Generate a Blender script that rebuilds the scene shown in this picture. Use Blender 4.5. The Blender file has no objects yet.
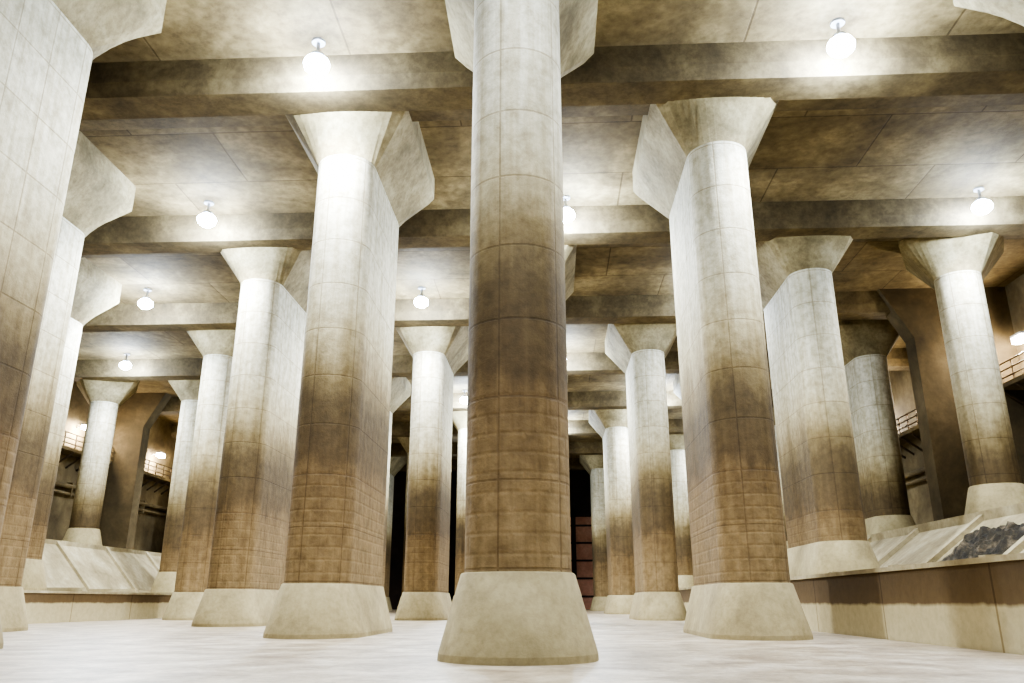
import bpy, bmesh, math, random
from mathutils import Vector, noise
random.seed(4)
S=bpy.context.scene
S.view_settings.view_transform='AgX'
S.view_settings.look='AgX - High Contrast'
S.view_settings.exposure=-0.05

# ---------------- helpers ----------------
def link(o):
    S.collection.objects.link(o); return o
def obj_from_bm(name,bm,mats,smooth=False):
    me=bpy.data.meshes.new(name); bm.to_mesh(me); bm.free()
    for m in mats: me.materials.append(m)
    if smooth:
        for p in me.polygons: p.use_smooth=True
    return link(bpy.data.objects.new(name,me))
def bm_box(bm,x0,x1,y0,y1,z0,z1,mi=0):
    v=[bm.verts.new(p) for p in [(x0,y0,z0),(x1,y0,z0),(x1,y1,z0),(x0,y1,z0),(x0,y0,z1),(x1,y0,z1),(x1,y1,z1),(x0,y1,z1)]]
    for f in [(0,3,2,1),(4,5,6,7),(0,1,5,4),(1,2,6,5),(2,3,7,6),(3,0,4,7)]:
        bm.faces.new([v[i] for i in f]).material_index=mi
def bm_prism_x(bm,x0,x1,poly,mi=0):
    a=[bm.verts.new((x0,y,z)) for y,z in poly]; b=[bm.verts.new((x1,y,z)) for y,z in poly]
    n=len(poly)
    fs=[bm.faces.new(a),bm.faces.new(b[::-1])]
    for i in range(n):
        j=(i+1)%n; fs.append(bm.faces.new([a[i],b[i],b[j],a[j]]))
    for f in fs: f.material_index=mi
    bmesh.ops.recalc_face_normals(bm,faces=fs)
def bm_tube(bm,p0,p1,r,n=8,mi=0):
    p0=Vector(p0);p1=Vector(p1);d=(p1-p0).normalized()
    a=d.orthogonal().normalized();b=d.cross(a)
    r0=[];r1=[]
    for i in range(n):
        t=2*math.pi*i/n; o=(a*math.cos(t)+b*math.sin(t))*r
        r0.append(bm.verts.new(p0+o)); r1.append(bm.verts.new(p1+o))
    for i in range(n):
        j=(i+1)%n; bm.faces.new([r0[i],r0[j],r1[j],r1[i]]).material_index=mi
    bm.faces.new(r0[::-1]).material_index=mi; bm.faces.new(r1).material_index=mi

class N:
    def __init__(s,name):
        s.m=bpy.data.materials.new(name); s.m.use_nodes=True
        s.t=s.m.node_tree; s.b=s.t.nodes['Principled BSDF']
    def n(s,typ,**k):
        x=s.t.nodes.new(typ)
        for a,v in k.items():
            if a=='i':
                for kk,vv in v.items(): x.inputs[kk].default_value=vv
            else: setattr(x,a,v)
        return x
    def l(s,a,b): s.t.links.new(a,b)
    def math(s,op,a,b=None,c=None,clamp=False):
        x=s.n('ShaderNodeMath',operation=op); x.use_clamp=clamp
        for i,v in enumerate((a,b,c)):
            if v is None: continue
            if hasattr(v,'links'): s.l(v,x.inputs[i])
            else: x.inputs[i].default_value=v
        return x.outputs[0]
    def mix(s,fac,a,b,blend='MIX'):
        x=s.n('ShaderNodeMix',data_type='RGBA',blend_type=blend)
        for sock,v in ((x.inputs[0],fac),(x.inputs[6],a),(x.inputs[7],b)):
            if hasattr(v,'links'): s.l(v,sock)
            else: sock.default_value=v if not isinstance(v,tuple) else (*v,1)[:4]
        return x.outputs[2]
    def ramp(s,fac,stops,interp='LINEAR'):
        r=s.n('ShaderNodeValToRGB'); r.color_ramp.interpolation=interp
        e=r.color_ramp.elements
        while len(e)<len(stops): e.new(0.5)
        for el,(p,c) in zip(e,stops):
            el.position=p; el.color=(*c,1) if len(c)==3 else c
        s.l(fac,r.inputs[0]); return r.outputs[0]
    def noise(s,vec,scale,detail=4,rough=.6,dist=0):
        x=s.n('ShaderNodeTexNoise',i={'Scale':scale,'Detail':detail,'Roughness':rough,'Distortion':dist})
        if vec is not None: s.l(vec,x.inputs['Vector'])
        return x.outputs['Fac']
    def mapping(s,vec,scale):
        x=s.n('ShaderNodeMapping',i={'Scale':scale}); s.l(vec,x.inputs['Vector']); return x.outputs[0]
    def bump(s,h,strength,dist=.05,prev=None):
        x=s.n('ShaderNodeBump',i={'Strength':strength,'Distance':dist}); s.l(h,x.inputs['Height'])
        if prev: s.l(prev,x.inputs['Normal'])
        return x.outputs[0]
def srgb(r,g,b):
    f=lambda c:((c/255+.055)/1.055)**2.4 if c>10 else c/255/12.92
    return (f(r),f(g),f(b))

# ---------------- materials ----------------
def mat_shaft():
    m=N('stained_pillar_concrete')
    geo=m.n('ShaderNodeNewGeometry').outputs['Position']
    z=m.n('ShaderNodeSeparateXYZ'); m.l(geo,z.inputs[0]); z=z.outputs[2]
    uv=m.n('ShaderNodeUVMap').outputs[0]
    n1=m.noise(m.mapping(geo,(1,1,.25)),.9,5,.65)
    n2=m.noise(geo,.35,2)
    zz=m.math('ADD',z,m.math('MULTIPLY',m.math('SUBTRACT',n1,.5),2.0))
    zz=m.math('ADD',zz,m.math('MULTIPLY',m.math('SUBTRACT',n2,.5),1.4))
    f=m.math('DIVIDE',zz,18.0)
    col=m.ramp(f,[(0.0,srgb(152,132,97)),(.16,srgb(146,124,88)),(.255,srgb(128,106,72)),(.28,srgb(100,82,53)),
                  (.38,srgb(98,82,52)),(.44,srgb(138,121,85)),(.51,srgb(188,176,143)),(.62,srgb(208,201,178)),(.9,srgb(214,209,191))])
    n3=m.noise(geo,3.0,6,.7)
    col=m.mix(.85,col,m.ramp(n3,[(.3,(.54,.5,.42)),(.62,(1,1,1))]),'MULTIPLY')
    streak=m.noise(m.mapping(geo,(3,3,.12)),1.6,4,.6)
    col=m.mix(.55,col,m.ramp(streak,[(.36,(.68,.62,.5)),(.6,(1,1,1))]),'MULTIPLY')
    br=m.n('ShaderNodeTexBrick',offset=0,i={'Scale':1,'Mortar Size':.024,'Mortar Smooth':.3,'Brick Width':1.25,'Row Height':1.55,'Color1':(1,1,1,1),'Color2':(.88,.87,.83,1),'Mortar':(.56,.5,.4,1)})
    m.l(uv,br.inputs['Vector'])
    col=m.mix(m.math('ADD',m.math('MULTIPLY',n2,.7),.3),col,br.outputs['Color'],'MULTIPLY')
    br2=m.n('ShaderNodeTexBrick',offset=.5,i={'Scale':1,'Mortar Size':.06,'Mortar Smooth':1,'Brick Width':.5,'Row Height':.36,'Color1':(1,1,1,1),'Color2':(.8,.78,.75,1),'Mortar':(.9,.88,.86,1)})
    m.l(uv,br2.inputs['Vector'])
    low=m.math('LESS_THAN',z,4.9)
    col=m.mix(m.math('MULTIPLY',low,m.math('MULTIPLY',n1,.7)),col,br2.outputs['Color'],'MULTIPLY')
    m.l(col,m.b.inputs['Base Color']); m.b.inputs['Roughness'].default_value=.8
    h=m.math('ADD',n3,m.math('MULTIPLY',m.math('MULTIPLY',br2.outputs['Fac'],low),-.25))
    h=m.math('ADD',h,m.math('MULTIPLY',br.outputs['Fac'],-.5))
    m.l(m.bump(h,.5,.05),m.b.inputs['Normal'])
    return m.m
def mat_conc(name,c1,c2,c3,scale=.6,grid=None,bump=.3,rough=.85,c3f=.5):
    m=N(name)
    geo=m.n('ShaderNodeNewGeometry').outputs['Position']
    n1=m.noise(geo,scale,5,.62,.3)
    col=m.ramp(n1,[(.3,c1),(.52,c2),(.7,c3)])
    n3=m.noise(geo,scale*8,6,.7)
    col=m.mix(c3f,col,m.ramp(n3,[(.32,(.6,.57,.52)),(.6,(1,1,1))]),'MULTIPLY')
    h=n3
    if grid:
        br=m.n('ShaderNodeTexBrick',offset=grid[3],i={'Scale':1,'Mortar Size':grid[2],'Mortar Smooth':.3,'Brick Width':grid[0],'Row Height':grid[1],'Color1':(1,1,1,1),'Color2':(.72,.69,.64,1),'Mortar':(.42,.37,.3,1)})
        m.l(geo,br.inputs['Vector'])
        col=m.mix(.85,col,br.outputs['Color'],'MULTIPLY')
        h=m.math('ADD',h,m.math('MULTIPLY',br.outputs['Fac'],-.8))
    m.l(col,m.b.inputs['Base Color']); m.b.inputs['Roughness'].default_value=rough
    m.l(m.bump(h,bump,.04),m.b.inputs['Normal'])
    return m.m
M_shaft=mat_shaft()
M_base=mat_conc('pillar_base_concrete',srgb(142,128,94),srgb(162,148,111),srgb(176,162,125),.7,None,.25,c3f=.5)
M_cap=mat_conc('capital_concrete',srgb(116,103,74),srgb(150,137,104),srgb(176,164,132),.6,c3f=.8)
M_ceil=mat_conc('ceiling_concrete',srgb(96,83,56),srgb(134,118,84),srgb(172,156,117),.32,(6.5,3.8,.04,.5),.4,c3f=.95)
M_beam=mat_conc('beam_concrete',srgb(80,68,46),srgb(108,94,66),srgb(136,121,88),.5,c3f=.85)
M_floor=mat_conc('floor_concrete',srgb(124,106,84),srgb(170,154,130),srgb(200,188,168),.9,None,.2,.42,c3f=.9)
M_wallside=mat_conc('side_wall_concrete',srgb(92,80,58),srgb(122,108,80),srgb(150,136,104),.3,None,.3)
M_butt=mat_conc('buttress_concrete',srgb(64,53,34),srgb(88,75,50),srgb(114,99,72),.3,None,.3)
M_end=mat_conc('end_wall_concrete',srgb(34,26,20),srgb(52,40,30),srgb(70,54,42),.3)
M_litrecess=mat_conc('painted_lit_recess',srgb(160,112,88),srgb(192,140,116),srgb(208,162,138),.3)  # pinkish tone paints in the light of the low recess in the far wall
M_slab=mat_conc('slope_concrete',srgb(140,127,96),srgb(172,159,127),srgb(198,187,157),.5)
def mat_curb():
    m=N('curb_wall_concrete')
    geo=m.n('ShaderNodeNewGeometry').outputs['Position']
    z=m.n('ShaderNodeSeparateXYZ'); m.l(geo,z.inputs[0]); z=z.outputs[2]
    n1=m.noise(m.mapping(geo,(1,1,.3)),1.2,5,.6)
    zz=m.math('ADD',z,m.math('MULTIPLY',m.math('SUBTRACT',n1,.5),.2))
    col=m.ramp(m.math('DIVIDE',zz,2.2),[(0,srgb(204,192,156)),(.40,srgb(198,185,148)),(.44,srgb(112,92,62)),(.83,srgb(92,74,48)),(.87,srgb(160,147,114))])
    n3=m.noise(geo,4,6,.7)
    col=m.mix(.4,col,m.ramp(n3,[(.3,(.6,.57,.52)),(.6,(1,1,1))]),'MULTIPLY')
    br=m.n('ShaderNodeTexBrick',offset=0,i={'Scale':1,'Mortar Size':.04,'Brick Width':6,'Row Height':6,'Color1':(1,1,1,1),'Color2':(.88,.86,.82,1),'Mortar':(.5,.42,.32,1)})
    sw=m.n('ShaderNodeCombineXYZ'); sp=m.n('ShaderNodeSeparateXYZ'); m.l(geo,sp.inputs[0]); m.l(sp.outputs[1],sw.inputs[0]); sw.inputs[1].default_value=3
    m.l(sw.outputs[0],br.inputs['Vector'])
    col=m.mix(.8,col,br.outputs['Color'],'MULTIPLY')
    m.l(col,m.b.inputs['Base Color']); m.b.inputs['Roughness'].default_value=.85
    m.l(m.bump(n3,.3,.03),m.b.inputs['Normal'])
    return m.m
M_curb=mat_curb()
M_rub=mat_conc('rubble_dark_stone',srgb(34,30,24),srgb(66,58,44),srgb(124,110,88),2.2,None,.8)
def plain(name,c,rough=.5,metal=0,em=None,es=0):
    m=N(name)
    geo=m.n('ShaderNodeNewGeometry').outputs['Position']
    n=m.noise(geo,6,2)
    m.l(m.mix(.3,c,m.ramp(n,[(.3,(.6,.6,.6)),(.7,(1,1,1))]),'MULTIPLY'),m.b.inputs['Base Color'])
    m.b.inputs['Roughness'].default_value=rough; m.b.inputs['Metallic'].default_value=metal
    if em:
        m.b.inputs['Emission Color'].default_value=(*em,1); m.b.inputs['Emission Strength'].default_value=es
    return m.m
M_steel=plain('painted_steel',srgb(80,66,50),.6,.2)
M_house=plain('lamp_housing',srgb(190,190,192),.4,.1)
M_glow=plain('lamp_lens',(1,1,1),.3,0,(.55,.70,1.0),200)
M_glow2=plain('walkway_lamp_lens',(1,1,1),.3,0,(1.0,.93,.82),60)

# ---------------- pillars ----------------
CEIL=18.4; HB=1.5; ZT=15.6; NS=16
def stadium(r,L):
    pts=[]
    for i in range(NS+1):
        a=math.pi+math.pi*i/NS
        pts.append((r*math.cos(a),r*math.sin(a)))
    for i in range(NS+1):
        a=math.pi*i/NS
        pts.append((r*math.cos(a),L+r*math.sin(a)))
    return pts
def cap_outline(hw,fy,by,cx,cy):
    def sample(P):
        segs=[1,14,1]; out=[]
        for (a,b),k in zip(zip(P,P[1:]),segs):
            for j in range(k):
                t=j/k; out.append((a[0]+(b[0]-a[0])*t,a[1]+(b[1]-a[1])*t))
        out.append(P[-1]); return out
    front=sample([(-hw,fy+cy),(-hw+cx,fy),(hw-cx,fy),(hw,fy+cy)])
    back=sample([(hw,by-cy),(hw-cx,by),(-hw+cx,by),(-hw,by-cy)])
    return front+back
def pillar(x,y,z0=0.0,rot=0,L=4.4):
    R=1.0
    bm=bmesh.new(); uvl=bm.loops.layers.uv.new('UVMap')
    rings=[]
    prof=[(1.46,z0-.05),(1.45,z0+.12),(1.07*R,z0+HB-.03),(1.04*R,z0+HB),(R,z0+HB)]
    zs=[z0+HB+(ZT-z0-HB)*i/6 for i in range(1,7)]
    prof+=[(R,z) for z in zs]
    for r,z in prof:
        rings.append([bm.verts.new((px,py,z)) for px,py in stadium(r,L)])
    o=cap_outline(2.2,-1.35,L+1.9,.3,.5)
    rings.append([bm.verts.new((px,py,17.45)) for px,py in o])
    rings.append([bm.verts.new((px,py,CEIL+.05)) for px,py in o])
    n=len(rings[0])
    st=stadium(1.0,L); arc=[0]
    for i in range(1,n+1):
        a=st[i-1];b=st[i%n]; arc.append(arc[-1]+math.dist(a,b))
    nr=len(rings)
    for k in range(nr-1):
        for i in range(n):
            j=(i+1)%n
            f=bm.faces.new([rings[k][i],rings[k][j],rings[k+1][j],rings[k+1][i]])
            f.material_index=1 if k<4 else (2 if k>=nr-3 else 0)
            f.smooth = (k<nr-3)
            for lp,(ii,kk) in zip(f.loops,((i,k),(i+1,k),(i+1,k+1),(i,k+1))):
                lp[uvl].uv=(arc[ii],rings[kk][0].co.z)
    bm.faces.new(rings[0][::-1]); bm.faces.new(rings[-1])
    for r in (0,1,3,4,nr-3,nr-2):
        for i in range(n):
            e=bm.edges.get((rings[r][i],rings[r][(i+1)%n]))
            if e: e.smooth=False
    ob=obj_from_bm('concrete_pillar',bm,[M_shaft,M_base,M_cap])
    ob.location=(x,y,0); ob.rotation_euler=(0,0,math.radians(rot)); return ob
RZ_R=1.9; RZ_L=1.5
rowY=[13.4,24.8,36.0,47.5,59,70.5,82,93.5]
P=[(-.65,15.5,0),(-13.55,13.4,0),(13.8,13.4,RZ_R),
 (-7.05,24.8,0),(5.85,24.6,0),(-20.3,24.8,0),
 (-13.9,35.6,0),(-.8,36,0),(12.3,35.6,RZ_R),(19.4,36.2,4.3,-28,1.2),(-26.8,36,RZ_L),
 (-7.5,47.5,0),(6.1,47.8,0),(-20.8,47.5,0),(20.2,49.5,4.3),
 (-13.9,59,0),(-.8,59,0),(12.4,59,RZ_R),(-27.4,59,RZ_L),(-34.6,59.0,4.6,30,1.2),
 (-7.3,70.5,0),(5.9,70.5,0),(-20.3,70.5,0),(20,70.5,4.3),(-34,76,4.6),
 (-13.9,82,0),(-.8,82,0),(12.8,82,RZ_R),(-27,82,RZ_L),
 (-7.3,93.5,0),(5.7,93.5,0),(-20.3,93.5,0),(20,93.5,4.3),
 (-.8,-9,0),(-13.9,-9,0)]
for p in P: pillar(*p)

# ---------------- room shell ----------------
XL,XR,YB,YF=-39,26.5,-22,112
def plane_box(name,x0,x1,y0,y1,z0,z1,mat):
    bm=bmesh.new(); bm_box(bm,x0,x1,y0,y1,z0,z1); return obj_from_bm(name,bm,[mat])
plane_box('floor',XL-.5,XR+.5,YB,YF,-.5,0,M_floor)
plane_box('ceiling',XL-.5,XR+.5,YB,YF,CEIL,CEIL+.6,M_ceil)
plane_box('wall_left',XL-.5,XL,YB,YF,0,CEIL,M_wallside)
plane_box('wall_right',XR,XR+.5,YB,YF,0,CEIL,M_wallside)
plane_box('wall_back',XL-.5,XR+.5,YB-.5,YB,-.5,CEIL+.6,M_wallside)
bm=bmesh.new()
bm_box(bm,XL-.5,XR+.5,YF,YF+.5,-.5,CEIL+.6)
for gx in (-20,-10,0,4,14):
    bm_box(bm,gx-3.2,gx-2.6,YF-.6,YF,0,12); bm_box(bm,gx+2.6,gx+3.2,YF-.6,YF,0,12); bm_box(bm,gx-3.2,gx+3.2,YF-.6,YF,12,12.8)
bm_box(bm,1.5,6.5,YF-.3,YF,0,12,1)  # added panel, its pale colour stands in for the lit recess
for k in range(5): bm_box(bm,1.5,6.5,YF-.4,YF-.3,1.5+k*2.3,1.75+k*2.3,0)
obj_from_bm('wall_far',bm,[M_end,M_litrecess])
for i,y in enumerate([2.2]+rowY+[104.8]):
    bm=bmesh.new()
    C=CEIL+.05
    bm_prism_x(bm,XL,XR,[(y-2.6,C),(y-2.6,17.6),(y-2.45,17.1),(y-1.2,17.1),(y-1.1,17.45),(y+.2,17.6),(y+1.3,C)])
    obj_from_bm('ceiling_beam',bm,[M_beam])
# wall buttresses
def buttress(xa,xb,y,z0,sgn):
    bm=bmesh.new()
    pts=[(xa,z0-.1),(xb,z0-.1),(xb,15.4),(xb-sgn*1.6,CEIL+.03),(xa,CEIL+.03)]
    a=[bm.verts.new((px,y,pz)) for px,pz in pts]; b=[bm.verts.new((px,y+1.2,pz)) for px,pz in pts]
    n=len(pts); bm.faces.new(a); bm.faces.new(b[::-1])
    for i in range(n):
        j=(i+1)%n; bm.faces.new([a[i],b[i],b[j],a[j]])
    bmesh.ops.recalc_face_normals(bm,faces=bm.faces)
    obj_from_bm('wall_buttress',bm,[M_butt])
for y in (44.6,67,89): buttress(XR,20.9,y,4.3,1)
for y in (66.5,88): buttress(XL,-35.2,y,4.6,-1)

# ---------------- raised side terraces ----------------
def terrace(name,prof,y0,y1,mats,mis):
    bm=bmesh.new()
    ny=int((y1-y0)/3)
    rows=[[bm.verts.new((x,y0+(y1-y0)*j/ny,z)) for x,z in prof] for j in range(ny+1)]
    for j in range(ny):
        for i in range(len(prof)-1):
            f=bm.faces.new([rows[j][i],rows[j][i+1],rows[j+1][i+1],rows[j+1][i]]); f.material_index=mis[i]
    bmesh.ops.recalc_face_normals(bm,faces=bm.faces)
    return obj_from_bm(name,bm,mats)
e=.02
terrace('embankment',[(9.2,-.02),(9.2,RZ_R-.12),(9.15,RZ_R-.12),(9.15,RZ_R),(9.9,RZ_R),(14.6,RZ_R+.05),(17.6,4.2),(18.0,4.3),(XR-e,4.3)],YB+e,YF-.7,[M_curb,M_slab],[0,1,1,1,1,1,1,1])
terrace('embankment',[(-24.6,-.02),(-24.6,RZ_L-.12),(-24.55,RZ_L-.12),(-24.55,RZ_L),(-25.3,RZ_L),(-29.5,RZ_L),(-32.2,4.5),(-32.6,4.6),(XL+e,4.6)],YB+e,YF-.7,[M_curb,M_slab],[0,1,1,1,1,1,1,1])
bm=bmesh.new()
def rib(bm,pts,y,w=.35,t=.25):
    for (xa,za),(xb,zb) in zip(pts,pts[1:]):
        v=[bm.verts.new(p) for p in [(xa,y,za-.1),(xb,y,zb-.1),(xb,y+w,zb-.1),(xa,y+w,za-.1),(xa,y,za+t),(xb,y,zb+t),(xb,y+w,zb+t),(xa,y+w,za+t)]]
        for f in [(0,3,2,1),(4,5,6,7),(0,1,5,4),(1,2,6,5),(2,3,7,6),(3,0,4,7)]: bm.faces.new([v[i] for i in f])
y=16
while y<100:
    rib(bm,[(11.2,RZ_R),(14.6,RZ_R+.05),(17.6,4.2),(19,4.3)],y); y+=6
bm_box(bm,17.5,17.9,10,100,4.0,4.5)
bmesh.ops.recalc_face_normals(bm,faces=bm.faces)
obj_from_bm('slope_rib_frame',bm,[M_slab])
bm=bmesh.new(); y=22
while y<100:
    rib(bm,[(-26.5,RZ_L),(-29.5,RZ_L),(-32.2,4.5),(-33.6,4.6)],y); y+=6
bm_box(bm,-32.6,-32.2,10,100,4.3,4.8)
bmesh.ops.recalc_face_normals(bm,faces=bm.faces)
obj_from_bm('slope_rib_frame',bm,[M_slab])
bm=bmesh.new()
def slopez(x): return RZ_R+max(0,(x-14.6)/3.0)*(4.2-RZ_R)
for (x0,x1,y0,y1) in ((13.4,17.2,22.6,27.6),(13.6,17.0,28.7,33.4)):
    nx,ny=26,36; g=[]
    for j in range(ny+1):
        r=[]
        for i in range(nx+1):
            x=x0+(x1-x0)*i/nx; y=y0+(y1-y0)*j/ny
            edge=min(i,nx-i,j,ny-j)/4; edge=min(1,edge)
            h=abs(noise.noise(Vector((x*1.7,y*1.7,1))))*.55+abs(noise.noise(Vector((x*4,y*4,5))))*.3
            r.append(bm.verts.new((x,y,slopez(x)-.06+edge*(h+.1))))
        g.append(r)
    for j in range(ny):
        for i in range(nx): bm.faces.new([g[j][i],g[j][i+1],g[j+1][i+1],g[j+1][i]])
obj_from_bm('rubble_pile',bm,[M_rub])

# ---------------- walkways with railings, pipes ----------------
def walkway(xw,sgn):
    bm=bmesh.new(); x0=xw; x1=xw-sgn*1.5; a,b=min(x0,x1),max(x0,x1)
    bm_box(bm,a,b,0,110,12.2,12.45,1)
    y=1
    while y<110:
        bm_tube(bm,(x1+sgn*.08,y,12.4),(x1+sgn*.08,y,13.55),.045,6)
        bm_tube(bm,(x1+sgn*.1,y,12.2),(xw,y,11.2),.08,6)
        y+=1.5
    for z in (12.75,13.15,13.55): bm_tube(bm,(x1+sgn*.08,0,z),(x1+sgn*.08,110,z),.045,6)
    return obj_from_bm('walkway_railing',bm,[M_steel,M_beam])
walkway(XR,1); walkway(XL,-1)
def pipes(xw,sgn):
    bm=bmesh.new()
    for z,r in ((9.8,.18),(9.2,.12)):
        bm_tube(bm,(xw-sgn*.35,0,z),(xw-sgn*.35,110,z),r,10)
    y=3
    while y<110:
        bm_box(bm,min(xw,xw-sgn*.5),max(xw,xw-sgn*.5),y,y+.15,8.9,10.1)
        y+=6
    return obj_from_bm('wall_pipe_run',bm,[M_wallside])
pipes(XR,1); pipes(XL,-1)

def add_light(kind,par,loc,energy,color,**k):
    ld=bpy.data.lights.new(kind.lower()+'_bulb',kind); ld.energy=energy; ld.color=color
    for a,v in k.items(): setattr(ld,a,v)
    o=link(bpy.data.objects.new('bulb',ld)); o.parent=par; o.location=loc; return o
def walk_lamp(x,y,sgn):
    bm=bmesh.new(); x=x-sgn*.02
    bm_tube(bm,(x,y,14.6),(x-sgn*.7,y,14.8),.05)
    bm_box(bm,x-sgn*.9-.25,x-sgn*.9+.25,y-.5,y+.5,14.72,14.85)
    bm_box(bm,x-sgn*.9-.22,x-sgn*.9+.22,y-.47,y+.47,14.4,14.72,1)
    ob=obj_from_bm('walkway_lamp',bm,[M_house,M_glow2])
    add_light('POINT',ob,(x-sgn*1.1,y,14.1),1500,(1,.92,.80),shadow_soft_size=.2)
for y in (42.6,54,64): walk_lamp(XR,y,1)
for y in (63,76): walk_lamp(XL,y,-1)

# ---------------- ceiling floodlights ----------------
def flood(x,y,k=1.0):
    bm=bmesh.new()
    if y>15: x*=1.038; y*=1.038
    z=17.6; n=20
    bm_tube(bm,(0,0,z+.2),(0,0,CEIL+.02),.06)
    bm_tube(bm,(0,0,CEIL-.08),(0,0,CEIL+.02),.22,12)
    def rev(prof,mi):
        rs=[[bm.verts.new((r*math.cos(2*math.pi*i/n),r*math.sin(2*math.pi*i/n),zz)) for i in range(n)] for r,zz in prof]
        for a,b in zip(rs,rs[1:]):
            for i in range(n):
                j=(i+1)%n; f=bm.faces.new([a[i],a[j],b[j],b[i]]); f.material_index=mi; f.smooth=True
        bm.faces.new(rs[0]).material_index=mi; bm.faces.new(rs[-1]).material_index=mi
    rev([(.12,z+.32),(.2,z+.3),(.24,z+.2),(.26,z+.12)],0)
    rev([(.24,z+.14),(.36,z+.05),(.42,z-.09),(.38,z-.25),(.25,z-.37),(.09,z-.42)],1)
    ob=obj_from_bm('ceiling_floodlight',bm,[M_house,M_glow]); ob.location=(x,y,0)
    add_light('POINT',ob,(0,0,z-.85),2300*k,(.70,.84,1.0),shadow_soft_size=.3)
    add_light('SPOT',ob,(0,0,z-.65),7500*k,(.88,.94,1.0),shadow_soft_size=.3,spot_size=math.radians(155),spot_blend=.6)
F=[(-7.1,20.7),(8.9,20.6),(-14.9,31),(.8,31.3),(18.4,31.4,.6),(-7.1,41.5),(-22.6,41),(9.5,42,.3),
   (-14.9,53),(.8,53),(-30,53,.7),(-7.1,64.5),(9,64.5),(-22.6,64.5),
   (.8,76),(16,76,.5),(-7.1,88),(-28,22,.7)]
for f in F: flood(*f)
for f in [(.8,9.0,.45),(-14,9,.5),(14,9,.5),(0,-2,.7)]: flood(*f)

w=bpy.data.worlds.new('world'); w.use_nodes=True; S.world=w
wt=w.node_tree
wt.nodes['Background'].inputs[0].default_value=(.5,.45,.4,1); wt.nodes['Background'].inputs[1].default_value=.2

cd=bpy.data.cameras.new('camera'); cam=link(bpy.data.objects.new('camera',cd))
cd.sensor_width=36; cd.lens=36*800/1024; cd.clip_end=400
cam.location=(0,0,1.0); cam.rotation_euler=(math.radians(90+18),0,math.radians(2.8))
S.camera=cam
